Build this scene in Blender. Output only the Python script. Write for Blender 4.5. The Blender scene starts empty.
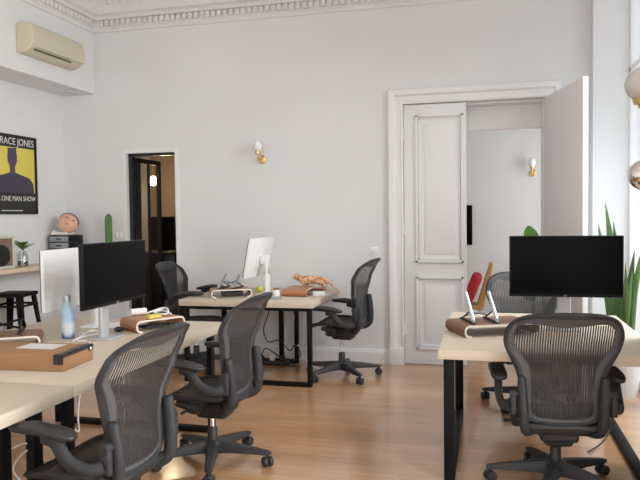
import bpy, bmesh, math, random
from mathutils import Vector, Matrix, Euler
random.seed(7)
S = bpy.context.scene
COL = S.collection
PI = math.pi
R = math.radians

# ------------------------------------------------------------------ materials
def nmat(name, col, rough=.5, metal=0., spec=.5, **kw):
    m = bpy.data.materials.new(name); m.use_nodes = True
    b = m.node_tree.nodes['Principled BSDF']
    b.inputs['Base Color'].default_value = (*col, 1)
    b.inputs['Roughness'].default_value = rough
    b.inputs['Metallic'].default_value = metal
    b.inputs['Specular IOR Level'].default_value = spec
    if 'emit' in kw:
        b.inputs['Emission Color'].default_value = (*kw['emit'], 1)
        b.inputs['Emission Strength'].default_value = kw.get('power', 1)
    if 'trans' in kw:
        b.inputs['Transmission Weight'].default_value = kw['trans']
    if 'alpha' in kw:
        b.inputs['Alpha'].default_value = kw['alpha']
    return m

def nd(m, t, **kw):
    n = m.node_tree.nodes.new(t)
    for k, v in kw.items():
        if k in n.inputs: n.inputs[k].default_value = v
        else: setattr(n, k, v)
    return n
def lk(m, a, b): m.node_tree.links.new(a, b)
def bsdf(m): return m.node_tree.nodes['Principled BSDF']

def noisy(name, c1, c2, scale=5, rough=.5, detail=4, stretch=(1, 1, 1), bump=0, spec=.5, metal=0):
    m = nmat(name, c1, rough, metal, spec)
    tc = nd(m, 'ShaderNodeTexCoord'); mp = nd(m, 'ShaderNodeMapping')
    mp.inputs['Scale'].default_value = stretch
    nz = nd(m, 'ShaderNodeTexNoise', Scale=scale, Detail=detail)
    mx = nd(m, 'ShaderNodeMix', data_type='RGBA')
    mx.inputs[6].default_value = (*c1, 1); mx.inputs[7].default_value = (*c2, 1)
    lk(m, tc.outputs['Object'], mp.inputs['Vector']); lk(m, mp.outputs[0], nz.inputs['Vector'])
    rp = nd(m, 'ShaderNodeMapRange'); rp.inputs[1].default_value = .3; rp.inputs[2].default_value = .7
    lk(m, nz.outputs[0], rp.inputs[0]); lk(m, rp.outputs[0], mx.inputs[0])
    lk(m, mx.outputs[2], bsdf(m).inputs['Base Color'])
    if bump:
        bp = nd(m, 'ShaderNodeBump', Strength=bump, Distance=.01)
        lk(m, nz.outputs[0], bp.inputs['Height']); lk(m, bp.outputs[0], bsdf(m).inputs['Normal'])
    return m

M = {}
M['wall'] = noisy('wall_paint', (.765, .77, .765), (.735, .74, .735), 1.3, .75, 3, bump=.02, spec=.25)
M['trim'] = nmat('trim_paint', (.80, .80, .79), .45, spec=.4)
M['ceiling'] = nmat('ceiling_paint', (.78, .77, .755), .8, spec=.2)
M['plaster'] = nmat('cornice_plaster', (.76, .745, .73), .7, spec=.2)
M['brown_wall'] = nmat('brown_wall_paint', (.36, .27, .19), .7)
M['black_metal'] = nmat('black_powder_coat', (.005, .005, .005), .5, spec=.15)
M['steel_black'] = nmat('black_steel', (.012, .012, .013), .35)
M['graphite'] = noisy('graphite_nylon', (.031, .0315, .033), (.037, .0375, .039), 30, .45, 3, bump=.03, spec=.25)
M['graphite_lit'] = nmat('graphite_lit_rim', (.085, .086, .088), .5, spec=.3)  # same nylon; window light on the inner band put into a paler grey
M['dark_plastic'] = nmat('dark_plastic', (.018, .018, .019), .5)
M['pad'] = nmat('arm_pad_rubber', (.022, .022, .023), .42)
M['chrome'] = nmat('chrome', (.75, .72, .68), .15, 1.)
M['screen'] = nmat('dark_screen', (.0022, .0022, .0022), .3, spec=.08)
M['bezel'] = nmat('dark_bezel', (.008, .008, .008), .4, spec=.2)
M['white_plastic'] = nmat('white_plastic', (.83, .83, .82), .35)
M['silver'] = nmat('brushed_aluminium', (.50, .51, .53), .38, .85)
M['silver_paint'] = nmat('silver_stand_paint', (.48, .48, .48), .35, .3)
M['brass'] = nmat('brass', (.72, .50, .22), .28, 1.)
M['beige'] = nmat('aged_cream_plastic', (.62, .565, .43), .45)
M['beige_dark'] = nmat('cream_vent', (.12, .10, .07), .6)
M['cardboard'] = noisy('cardboard', (.325, .17, .078), (.30, .155, .07), 40, .8, 2, (1, 8, 1))
M['black_tape'] = nmat('black_tape', (.018, .018, .02), .35)
M['paper'] = nmat('white_paper', (.86, .85, .83), .7)
M['paper_grey'] = nmat('grey_label', (.62, .62, .61), .6)
M['leaf'] = noisy('leaf_green', (.075, .16, .035), (.15, .25, .075), 12, .45)
M['leaf_dark'] = noisy('leaf_dark_green', (.035, .085, .025), (.07, .15, .045), 12, .4)
M['cactus'] = noisy('cactus_green', (.055, .17, .03), (.085, .22, .05), 15, .5)
M['terracotta'] = nmat('terracotta', (.52, .24, .13), .8)
M['pot_white'] = nmat('white_pot', (.8, .79, .77), .5)
M['soil'] = nmat('soil', (.06, .04, .03), .95)
M['red'] = nmat('red_fabric', (.55, .03, .045), .8)
M['yellow'] = nmat('yellow_note', (.75, .60, .10), .6)
M['tennis'] = noisy('tennis_felt', (.75, .78, .08), (.68, .72, .06), 60, .9)
M['grey_plastic'] = nmat('grey_plastic', (.30, .31, .32), .5)
M['skin'] = noisy('painted_skin', (.72, .40, .27), (.78, .48, .34), 14, .55)
M['hair'] = nmat('painted_hair', (.15, .08, .045), .6)
M['lip'] = nmat('painted_lip', (.55, .18, .13), .5)
M['cloth_white'] = nmat('white_cloth', (.8, .77, .72), .9)
M['opal'] = nmat('opal_glass', (.55, .53, .50), .25)
M['lamp_glow'] = nmat('lit_opal_glass', (.9, .85, .75), .4, emit=(1, .85, .62), power=5.)
M['mirror'] = nmat('mirror_silver', (.78, .75, .72), .12, 1.)
M['cable_white'] = nmat('white_cable', (.8, .79, .77), .5)
M['cable_black'] = nmat('black_cable', (.015, .015, .015), .5)
M['tan_wood'] = noisy('tan_plywood', (.62, .35, .13), (.55, .29, .10), 8, .45, 4, (1, 12, 1))
M['black_frame'] = nmat('black_frame', (.01, .01, .01), .4)
M['poster_yellow'] = nmat('poster_yellow', (.72, .60, .10), .6)
M['poster_black'] = nmat('poster_black', (.022, .022, .022), .55)
M['poster_figure'] = nmat('poster_figure', (.055, .045, .075), .6)
M['poster_skin'] = nmat('poster_head', (.085, .06, .12), .6)
M['poster_text'] = nmat('poster_lettering', (.75, .74, .70), .6)
M['sage'] = nmat('sage_frame', (.55, .57, .47), .6)
M['record'] = nmat('black_record', (.01, .01, .01), .3)
M['art_brown'] = nmat('brown_print', (.20, .13, .09), .6)
M['glass'] = None

def glass_mat(name, tint=(1, 1, 1), gl=.08):
    m = bpy.data.materials.new(name); m.use_nodes = True
    nt = m.node_tree; nt.nodes.clear()
    o = nd(m, 'ShaderNodeOutputMaterial'); t = nd(m, 'ShaderNodeBsdfTransparent'); g = nd(m, 'ShaderNodeBsdfGlossy')
    t.inputs[0].default_value = (*tint, 1); g.inputs['Roughness'].default_value = .03
    x = nd(m, 'ShaderNodeMixShader'); x.inputs[0].default_value = gl
    lk(m, t.outputs[0], x.inputs[1]); lk(m, g.outputs[0], x.inputs[2]); lk(m, x.outputs[0], o.inputs[0])
    return m
M['glass'] = glass_mat('clear_glass')
M['jar_glass'] = glass_mat('jar_glass', (.9, .93, .92), .14)

def floor_mat():
    m = nmat('oak_planks', (.5, .3, .15), .32, spec=.6)
    bsdf(m).inputs['Coat Weight'].default_value = 1.; bsdf(m).inputs['Coat Roughness'].default_value = .17; bsdf(m).inputs['Coat IOR'].default_value = 1.65
    tc = nd(m, 'ShaderNodeTexCoord')
    br = nd(m, 'ShaderNodeTexBrick', Scale=1.0)
    br.inputs['Color1'].default_value = (.57, .325, .165, 1)
    br.inputs['Color2'].default_value = (.50, .265, .125, 1)
    br.inputs['Mortar'].default_value = (.34, .175, .08, 1)
    br.inputs['Mortar Size'].default_value = .0016
    br.inputs['Brick Width'].default_value = 1.35
    br.inputs['Row Height'].default_value = .085
    br.offset = .37
    lk(m, tc.outputs['Object'], br.inputs['Vector'])
    mp = nd(m, 'ShaderNodeMapping'); mp.inputs['Scale'].default_value = (1.2, 22, 1)
    nz = nd(m, 'ShaderNodeTexNoise', Scale=2.2, Detail=6)
    lk(m, tc.outputs['Object'], mp.inputs[0]); lk(m, mp.outputs[0], nz.inputs['Vector'])
    n2 = nd(m, 'ShaderNodeTexNoise', Scale=1.1, Detail=2)
    mp2 = nd(m, 'ShaderNodeMapping'); mp2.inputs['Scale'].default_value = (1, 4, 1)
    lk(m, tc.outputs['Object'], mp2.inputs[0]); lk(m, mp2.outputs[0], n2.inputs['Vector'])
    mx = nd(m, 'ShaderNodeMix', data_type='RGBA', blend_type='MULTIPLY'); mx.inputs[0].default_value = 1
    r1 = nd(m, 'ShaderNodeMapRange'); r1.inputs[1].default_value = .3; r1.inputs[2].default_value = .7
    r1.inputs[3].default_value = .84; r1.inputs[4].default_value = 1.1
    lk(m, nz.outputs[0], r1.inputs[0])
    r2 = nd(m, 'ShaderNodeMapRange'); r2.inputs[1].default_value = .3; r2.inputs[2].default_value = .7
    r2.inputs[3].default_value = .88; r2.inputs[4].default_value = 1.1
    lk(m, n2.outputs[0], r2.inputs[0])
    mm = nd(m, 'ShaderNodeMath', operation='MULTIPLY'); lk(m, r1.outputs[0], mm.inputs[0]); lk(m, r2.outputs[0], mm.inputs[1])
    lk(m, br.outputs['Color'], mx.inputs[6]); lk(m, mm.outputs[0], mx.inputs[7])
    lk(m, mx.outputs[2], bsdf(m).inputs['Base Color'])
    return m
M['floor'] = floor_mat()

def wood_mat(name, c1, c2, axis=0, rough=.5):
    st = [18, 18, 18]; st[axis] = 1.0
    return noisy(name, c1, c2, 2.2, rough, 6, tuple(st))
M['desk_x'] = wood_mat('pale_ash_across', (.595, .505, .40), (.54, .455, .35), 0)
M['desk_y'] = wood_mat('pale_ash_along', (.595, .505, .40), (.54, .455, .35), 1)
M['shelf_wood'] = wood_mat('pale_shelf_wood', (.72, .58, .44), (.66, .51, .37), 1)
M['walnut'] = wood_mat('walnut_veneer', (.24, .115, .06), (.17, .075, .04), 1, .4)
M['cherry'] = wood_mat('reddish_veneer', (.44, .19, .09), (.37, .15, .07), 1, .4)
M['ply_edge'] = nmat('birch_ply_edge', (.78, .70, .60), .55)

def pellicle(name, axis):
    m = nmat(name, (.036, .034, .033), .6, spec=.25)
    tc = nd(m, 'ShaderNodeTexCoord'); sx = nd(m, 'ShaderNodeSeparateXYZ')
    lk(m, tc.outputs['Object'], sx.inputs[0])
    a = nd(m, 'ShaderNodeMath', operation='MULTIPLY'); a.inputs[1].default_value = 1 / .0125
    lk(m, sx.outputs[axis], a.inputs[0])
    f = nd(m, 'ShaderNodeMath', operation='FRACT'); lk(m, a.outputs[0], f.inputs[0])
    l = nd(m, 'ShaderNodeMath', operation='LESS_THAN'); l.inputs[1].default_value = .60; lk(m, f.outputs[0], l.inputs[0])
    gap = nd(m, 'ShaderNodeMapRange'); gap.inputs[1].default_value = .80; gap.inputs[2].default_value = .86; gap.inputs[3].default_value = .80; gap.inputs[4].default_value = .30
    lk(m, sx.outputs[2], gap.inputs[0])
    mr = nd(m, 'ShaderNodeMapRange'); mr.inputs[4].default_value = 1.; lk(m, gap.outputs[0], mr.inputs[3])
    lk(m, l.outputs[0], mr.inputs[0]); lk(m, mr.outputs[0], bsdf(m).inputs['Alpha'])
    return m
M['pellicle'] = pellicle('woven_mesh_strands', 0)

M['rubber_leaf'] = noisy('glossy_leaf', (.10, .24, .03), (.14, .30, .05), 8, .35)
def bottle_mat():
    m = nmat('marbled_blue_enamel', (.4, .55, .7), .3)
    tc = nd(m, 'ShaderNodeTexCoord'); sx = nd(m, 'ShaderNodeSeparateXYZ'); lk(m, tc.outputs['Object'], sx.inputs[0])
    nz = nd(m, 'ShaderNodeTexNoise', Scale=22, Detail=4); lk(m, tc.outputs['Object'], nz.inputs['Vector'])
    a = nd(m, 'ShaderNodeMath', operation='MULTIPLY_ADD'); a.inputs[1].default_value = .09
    lk(m, nz.outputs[0], a.inputs[0]); lk(m, sx.outputs[2], a.inputs[2])
    r = nd(m, 'ShaderNodeMapRange'); r.inputs[1].default_value = .04; r.inputs[2].default_value = .26
    lk(m, a.outputs[0], r.inputs[0])
    cr = nd(m, 'ShaderNodeValToRGB'); e = cr.color_ramp.elements
    e[0].position = 0; e[0].color = (.03, .07, .22, 1); e[1].position = 1; e[1].color = (.42, .56, .64, 1)
    for p, c in ((.11, (.10, .16, .36)), (.18, (.62, .66, .72)), (.38, (.66, .69, .74)), (.55, (.34, .52, .66))):
        x = e.new(p); x.color = (*c, 1)
    lk(m, r.outputs[0], cr.inputs[0]); lk(m, cr.outputs[0], bsdf(m).inputs['Base Color'])
    return m
M['bottle'] = bottle_mat()

def leopard_mat():
    m = nmat('spotted_glaze', (.7, .4, .2), .3)
    tc = nd(m, 'ShaderNodeTexCoord'); v = nd(m, 'ShaderNodeTexVoronoi', Scale=42.)
    lk(m, tc.outputs['Object'], v.inputs['Vector'])
    cr = nd(m, 'ShaderNodeValToRGB'); e = cr.color_ramp.elements
    e[0].position = .0; e[0].color = (.10, .035, .015, 1); e[1].position = .70; e[1].color = (.72, .52, .33, 1)
    x = e.new(.30); x.color = (.40, .13, .05, 1); y = e.new(.42); y.color = (.60, .27, .10, 1)
    lk(m, v.outputs['Distance'], cr.inputs[0]); lk(m, cr.outputs[0], bsdf(m).inputs['Base Color'])
    return m
M['leopard'] = leopard_mat()

# ------------------------------------------------------------------ mesh builder
def catmull(pts, n, closed=False):
    P = [Vector(p) for p in pts]; out = []
    k = len(P); segs = k if closed else k - 1
    per = max(1, n // segs)
    for i in range(segs):
        if closed: a, b, c, d = P[(i - 1) % k], P[i], P[(i + 1) % k], P[(i + 2) % k]
        else: a, b, c, d = P[max(i - 1, 0)], P[i], P[i + 1], P[min(i + 2, k - 1)]
        for j in range(per):
            t = j / per
            out.append(.5 * ((2 * b) + (c - a) * t + (2 * a - 5 * b + 4 * c - d) * t * t + (3 * b - a - 3 * c + d) * t ** 3))
    if not closed: out.append(P[-1])
    return out

class MB:
    def __init__(self): self.bm = bmesh.new(); self.mi = 0
    def box(self, c, s, rot=None, bev=0, seg=2):
        r = bmesh.ops.create_cube(self.bm, size=1)
        vs = r['verts']
        bmesh.ops.scale(self.bm, vec=s, verts=vs)
        fs = {f for v in vs for f in v.link_faces}
        for f in fs: f.material_index = self.mi
        if bev:
            es = list({e for v in vs for e in v.link_edges})
            q = bmesh.ops.bevel(self.bm, geom=es, offset=bev, segments=seg, affect='EDGES', profile=.5, clamp_overlap=True)
            vs = list({v for f in q['faces'] for v in f.verts} | {v for v in vs if v.is_valid})
            for f in {f for v in vs for f in v.link_faces}: f.material_index = self.mi
        if rot is not None:
            bmesh.ops.rotate(self.bm, verts=vs, cent=(0, 0, 0), matrix=Euler(rot).to_matrix())
        bmesh.ops.translate(self.bm, vec=c, verts=vs)
        return self
    def b2(self, lo, hi, bev=0, seg=2):
        lo, hi = Vector(lo), Vector(hi)
        return self.box((lo + hi) / 2, hi - lo, None, bev, seg)
    def face(self, vs):
        try:
            f = self.bm.faces.new(vs); f.material_index = self.mi; return f
        except ValueError: return None
    def tube(self, path, r, n=10, closed=False, cap=True, up=None, sx=1., sy=1.):
        P = [Vector(p) for p in path]; k = len(P); rings = []
        rr = r if isinstance(r, (list, tuple)) else [r] * k
        prev = None
        for i, p in enumerate(P):
            if closed: t = P[(i + 1) % k] - P[i - 1]
            else: t = P[min(i + 1, k - 1)] - P[max(i - 1, 0)]
            t.normalize()
            if up is not None: u = Vector(up)
            elif prev is None: u = Vector((0, 0, 1)) if abs(t.z) < .9 else Vector((1, 0, 0))
            else: u = prev
            a = t.cross(u)
            if a.length < 1e-5: a = t.cross(Vector((0, 1, .01)))
            a.normalize(); b = a.cross(t).normalized(); prev = b
            ring = []
            for j in range(n):
                q = 2 * PI * (j + .5) / n
                ring.append(self.bm.verts.new(p + (a * math.cos(q) * sx + b * math.sin(q) * sy) * rr[i]))
            rings.append(ring)
        m = k if closed else k - 1
        for i in range(m):
            A, B = rings[i], rings[(i + 1) % k]
            for j in range(n): self.face((A[j], A[(j + 1) % n], B[(j + 1) % n], B[j]))
        if cap and not closed:
            self.face(list(reversed(rings[0]))); self.face(rings[-1])
        return self
    def lathe(self, prof, c=(0, 0, 0), n=24, rot=None, cap=True):
        rings = []; allv = []
        for r, z in prof:
            if r < 1e-6: v = [self.bm.verts.new((0, 0, z))]
            else: v = [self.bm.verts.new((r * math.cos(2 * PI * j / n), r * math.sin(2 * PI * j / n), z)) for j in range(n)]
            rings.append(v); allv += v
        for A, B in zip(rings, rings[1:]):
            for j in range(n):
                if len(A) == 1 and len(B) == 1: break
                if len(A) == 1: self.face((A[0], B[(j + 1) % n], B[j])) if 0 else self.face((A[0], B[j], B[(j + 1) % n]))
                elif len(B) == 1: self.face((A[j], A[(j + 1) % n], B[0]))
                else: self.face((A[j], A[(j + 1) % n], B[(j + 1) % n], B[j]))
        if cap:
            if len(rings[0]) > 1: self.face(list(reversed(rings[0])))
            if len(rings[-1]) > 1: self.face(rings[-1])
        if rot is not None: bmesh.ops.rotate(self.bm, verts=allv, cent=(0, 0, 0), matrix=Euler(rot).to_matrix())
        bmesh.ops.translate(self.bm, vec=c, verts=allv)
        return self
    def sphere(self, c, r, s=(1, 1, 1), n=20, rot=None):
        q = bmesh.ops.create_uvsphere(self.bm, u_segments=n, v_segments=max(6, n // 2), radius=r)
        vs = q['verts']
        bmesh.ops.scale(self.bm, vec=s, verts=vs)
        for f in {f for v in vs for f in v.link_faces}: f.material_index = self.mi
        if rot is not None: bmesh.ops.rotate(self.bm, verts=vs, cent=(0, 0, 0), matrix=Euler(rot).to_matrix())
        bmesh.ops.translate(self.bm, vec=c, verts=vs)
        return self
    def prism(self, poly, fn, t0, t1):
        """poly: 2D points; fn(u,v,t)->3D; extruded from t0 to t1"""
        A = [self.bm.verts.new(fn(u, v, t0)) for u, v in poly]
        B = [self.bm.verts.new(fn(u, v, t1)) for u, v in poly]
        n = len(poly)
        self.face(list(reversed(A))); self.face(B)
        for i in range(n): self.face((A[i], A[(i + 1) % n], B[(i + 1) % n], B[i]))
        return self
    def sweep(self, prof, path_frames):
        """prof points (out,z); path_frames: list of (origin, outdir)"""
        rings = [[self.bm.verts.new(Vector(o) + Vector(d) * u + Vector((0, 0, v))) for u, v in prof] for o, d in path_frames]
        n = len(prof)
        for A, B in zip(rings, rings[1:]):
            for j in range(n): self.face((A[j], A[(j + 1) % n], B[(j + 1) % n], B[j]))
        self.face(rings[0]); self.face(list(reversed(rings[-1])))
        return self
    def build(self, name, mat, parent=None, smooth=40, loc=None, rot=None, bevel=0):
        bm = self.bm
        bmesh.ops.recalc_face_normals(bm, faces=bm.faces)
        me = bpy.data.meshes.new(name); bm.to_mesh(me); bm.free()
        for m in (mat if isinstance(mat, (list, tuple)) else [mat]): me.materials.append(m)
        if smooth:
            me.polygons.foreach_set('use_smooth', [True] * len(me.polygons))
            me.set_sharp_from_angle(angle=R(smooth))
        o = bpy.data.objects.new(name, me); COL.objects.link(o)
        if parent is not None: o.parent = parent
        if loc is not None: o.location = loc
        if rot is not None: o.rotation_euler = rot
        if bevel:
            b = o.modifiers.new('bevel', 'BEVEL'); b.width = bevel; b.segments = 2; b.limit_method = 'ANGLE'; b.angle_limit = R(40)
        return o

def tag(o, label, cat, group=None):
    o['label'] = label; o['category'] = cat
    if group: o['group'] = group
    return o
def thing(name, label, cat, loc=(0, 0, 0), rz=0, group=None):
    o = bpy.data.objects.new(name, None); COL.objects.link(o)
    o.empty_display_size = .1
    o.location = loc; o.rotation_euler = (0, 0, R(rz))
    return tag(o, label, cat, group)
def struct(o): o['kind'] = 'structure'; return o
def copy_tree(o, parent=None):
    c = o.copy(); COL.objects.link(c)
    if parent is not None: c.parent = parent
    for ch in list(o.children): copy_tree(ch, c)
    return c
def text(name, body, size, mat, parent, loc, rot, xs=1., depth=.0012, align='LEFT'):
    cu = bpy.data.curves.new(name, 'FONT'); cu.body = body; cu.size = size; cu.extrude = depth; cu.align_x = align
    t = bpy.data.objects.new(name, cu); COL.objects.link(t)
    bpy.context.view_layer.update()
    me = bpy.data.meshes.new_from_object(t.evaluated_get(bpy.context.evaluated_depsgraph_get()))
    bpy.data.objects.remove(t); bpy.data.curves.remove(cu)
    me.materials.clear(); me.materials.append(mat)
    o = bpy.data.objects.new(name, me); COL.objects.link(o)
    o.parent = parent; o.location = loc; o.rotation_euler = rot; o.scale = (xs, 1, 1)
    return o

# ------------------------------------------------------------------ room shell
YB, XL, XBULK, XR, YF, ZC = 6.67, -4.65, -4.23, .92, -3.4, 3.90
struct(MB().b2((-4.95, YF - .2, -.12), (1.9, 9.3, 0)).build('floor', M['floor'], smooth=0))
struct(MB().b2((-4.95, YF - .2, ZC), (1.9, 9.3, ZC + .15)).build('ceiling', M['ceiling'], smooth=0))
# back wall with the steel-door opening and the double-door opening
OX0, OX1, OZ = -3.862, -3.28, 2.205
DX0, DX1, DZ = -.815, .525, 2.585
w = MB(); t0, t1 = YB, YB + .32
w.b2((-4.95, t0, 0), (OX0, t1, ZC)).b2((OX0, t0, OZ), (OX1, t1, ZC)).b2((OX1, t0, 0), (DX0, t1, ZC))
w.b2((DX0, t0, DZ), (DX1, t1, ZC)).b2((DX1, t0, 0), (1.6, t1, ZC))
struct(w.build('wall_back', M['wall'], smooth=0))
struct(MB().b2((-4.95, YF, 0), (XL, YB, ZC)).build('wall_left', M['wall'], smooth=0))
struct(MB().b2((XL, YF, 2.875), (XBULK, YB, ZC), .004).build('wall_bulkhead', M['wall'], smooth=0))
# right wall: three tall window embrasures
wins = [(4.30, 6.50), (1.30, 2.9), (-2.2, -.5)]
WH, WX = 3.5, 1.25
w = MB(); ys = YF
for a, b in sorted(wins):
    w.b2((XR, ys, 0), (XR + .45, a, ZC)); w.b2((XR, a, WH), (XR + .45, b, ZC)); ys = b
w.b2((XR, ys, 0), (XR + .45, YB, ZC))
struct(w.build('wall_right', M['wall'], smooth=0))
# wall behind the viewer with an unseen wide window added for even frontal light
FX0, FX1 = -3.4, -.4
w = MB()
w.b2((-4.95, YF - .3, 0), (FX0, YF, ZC)).b2((FX0, YF - .3, 0), (FX1, YF, .5)).b2((FX0, YF - .3, 3.2), (FX1, YF, ZC)).b2((FX1, YF - .3, 0), (XR + .45, YF, ZC))
struct(w.build('wall_front', M['wall'], smooth=0))

def window(idx, a, b, axis, at, z0, z1):
    """axis 'y': window plane x=at spanning y a..b; axis 'x': plane y=at spanning x a..b"""
    root = bpy.data.objects.new('window_%d' % idx, None); COL.objects.link(root); struct(root)
    f = MB(); t = .055
    def bx(u0, u1, v0, v1, d=.03):
        if axis == 'y': f.b2((at - d, u0, v0), (at + d, u1, v1), .006)
        else: f.b2((u0, at - d, v0), (u1, at + d, v1), .006)
    bx(a, a + t, z0, z1); bx(b - t, b, z0, z1); bx(a, b, z1 - t, z1); bx(a, b, z0, z0 + t * 1.6)
    mid = (a + b) / 2; bx(mid - .05, mid + .05, z0, z1, .04)
    bx(a, b, z0 + (z1 - z0) * .78, z0 + (z1 - z0) * .78 + .05)
    f.build('window_frame', M['trim'], root)
    g = MB()
    if axis == 'y': g.b2((at - .003, a + .02, z0 + .02), (at + .003, b - .02, z1 - .02))
    else: g.b2((a + .02, at - .003, z0 + .02), (b - .02, at + .003, z1 - .02))
    g.build('window_pane', M['glass'], root, smooth=0)
for i, (a, b) in enumerate(wins): window(i + 1, a, b, 'y', WX, 0, WH)
window(4, FX0, FX1, 'x', YF - .12, .5, 3.2)  # added window behind the viewer, lets in frontal light

# baseboards
BP = [(0, 0), (.018, 0), (.018, .11), (.010, .135), (0, .145)]
def base(name, p0, p1, d):
    struct(MB().sweep(BP, [(p0, d), (p1, d)]).build(name, M['trim'], smooth=0))
base('baseboard_back', (OX1 + .07, YB, 0), (DX0 - .15, YB, 0), (0, -1, 0))
base('baseboard_back_left', (XL, YB, 0), (OX0 - .07, YB, 0), (0, -1, 0))
base('baseboard_left', (XL, YB, 0), (XL, YF, 0), (1, 0, 0))
base('baseboard_right', (XR, 2.9, 0), (XR, 4.30, 0), (-1, 0, 0))
base('baseboard_reveal', (XR, 6.50, 0), (WX - .03, 6.50, 0), (0, -1, 0))

# cornice: mouldings + dentil course along bulkhead, back wall and right wall
def cornice():
    z = ZC
    prof = [(0, z - .36), (.02, z - .355), (.03, z - .33), (.022, z - .315), (.022, z - .240), (.068, z - .235), (.085, z - .205), (.12, z - .19),
            (.14, z - .12), (.20, z - .07), (.225, z - .06), (.225, z - .03), (.30, z - .02), (.30, z), (0, z)]
    s2 = 1
    fr = [((XBULK, YF, 0), (1, 0, 0)), ((XBULK, YB, 0), (1, -1, 0)), ((XR, YB, 0), (-1, -1, 0)), ((XR, YF, 0), (-1, 0, 0))]
    c = MB().sweep(prof, fr)
    p = .066
    x = XBULK + .10
    while x < XR - .1:
        c.b2((x, YB - .056, z - .300), (x + .044, YB - .010, z - .24), .006, 1); x += p
    y = YB - .12
    while y > 4.2:
        c.b2((XBULK + .010, y - .044, z - .300), (XBULK + .056, y, z - .24), .006, 1); y -= p
    # small leaf ornaments on the upper cove
    y = YB - .30
    while y > 4.2:
        c.sphere((XBULK + .165, y, z - .098), .026, (.7, 1, .7), 8); y -= .075
    x = XBULK + .30
    while x < -.9:
        c.sphere((x, YB - .165, z - .098), .026, (1, .7, .7), 8); x += .075
    struct(c.build('trim_cornice', M['plaster'], smooth=35))
cornice()

# ---- double door casing
def casing(name, x0, x1, z1, prof, y, plinth=True):
    """moulded casing mitred round an opening; prof: (outward across the face, projection)"""
    c = MB(); rings = []
    for p, d in (((x0, 0), (-1, 0)), ((x0, z1), (-1, 1)), ((x1, z1), (1, 1)), ((x1, 0), (1, 0))):
        rings.append([c.bm.verts.new((p[0] + d[0] * u, y - v, p[1] + d[1] * u)) for u, v in prof])
    n = len(prof)
    for A, B in zip(rings, rings[1:]):
        for j in range(n): c.face((A[j], A[(j + 1) % n], B[(j + 1) % n], B[j]))
    c.face(rings[0]); c.face(list(reversed(rings[-1])))
    w_ = max(u for u, v in prof); d_ = max(v for u, v in prof) + .008
    if plinth:
        c.b2((x0 - w_ - .004, y - d_, 0), (x0 + .001, y - .001, .17), .006).b2((x1 - .001, y - d_, 0), (x1 + w_ + .004, y - .001, .17), .006)
    return struct(c.build(name, M['trim'], smooth=25))
casing('trim_1', DX0, DX1, DZ, [(0, -.01), (0, .022), (.016, .028), (.022, .020), (.030, .018), (.075, .018), (.082, .030), (.092, .046), (.118, .052), (.138, .050), (.148, .040), (.148, -.01)], YB)
# lining of the thick wall opening
w = MB()
w.b2((DX0, YB + .10, DZ - .02), (DX1, YB + .32, DZ)).b2((DX0, YB + .03, 0), (DX0 + .018, YB + .32, DZ)).b2((DX1 - .018, YB + .03, 0), (DX1, YB + .32, DZ))
w.b2((DX0, YB + .26, 2.335), (DX1, YB + .36, DZ + .02), .008)
struct(w.build('trim_2', M['trim'], smooth=0))
casing('trim_3', OX0, OX1, OZ, [(0, -.01), (0, .010), (.045, .010), (.045, -.01)], YB, False)

def panel_leaf(name, width, height, cols, loc, rz, plain=False):
    """leaf in local x 0..width, thickness along y, panels on both faces"""
    root = bpy.data.objects.new(name, None); COL.objects.link(root); struct(root)
    root.location = loc; root.rotation_euler = (0, 0, R(rz))
    MB().b2((0, -.022, .008), (width, .022, height), .004).build('door_leaf', M['trim'], root)
    x0, x1 = cols
    for z0, z1 in () if plain else ((.155, .885), (1.02, 2.475)):
        for s in (-1, 1):
            p = MB()
            fr = .05
            def mould(inset, w_, d):
                a, b, c0, c1 = x0 + inset, x1 - inset, z0 + inset, z1 - inset
                y0, y1 = (-.022 - d, -.02) if s < 0 else (.02, .022 + d)
                p.b2((a, y0, c0), (a + w_, y1, c1), .004).b2((b - w_, y0, c0), (b, y1, c1), .004)
                p.b2((a, y0, c0), (b, y1, c0 + w_), .004).b2((a, y0, c1 - w_), (b, y1, c1), .004)
            mould(0, .026, .024); mould(.030, .016, .012)
            i = .085
            ya, yb = (-.030, -.02) if s < 0 else (.02, .030)
            p.b2((x0 + i, ya, z0 + i), (x1 - i, yb, z1 - i), .006)
            p.build('door_panel', M['trim'], root)
    return root
lw = .605
d1 = panel_leaf('door_1', lw, DZ - .005, (.115, lw - .025), (DX0 + .005, YB + .03, 0), 0)
h = MB()
for z in (.35, 1.35, 2.3): h.lathe([(.009, -.05), (.009, .05)], (0, -.026, z), 10)
h.build('door_hinge', M['trim'], d1)
ang = math.degrees(math.atan2(5.72 - 6.665, .745 - .522))
d2 = panel_leaf('door_2', .96, DZ - .005, (.12, .84), (.535, YB - .01, 0), ang, True)

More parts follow.
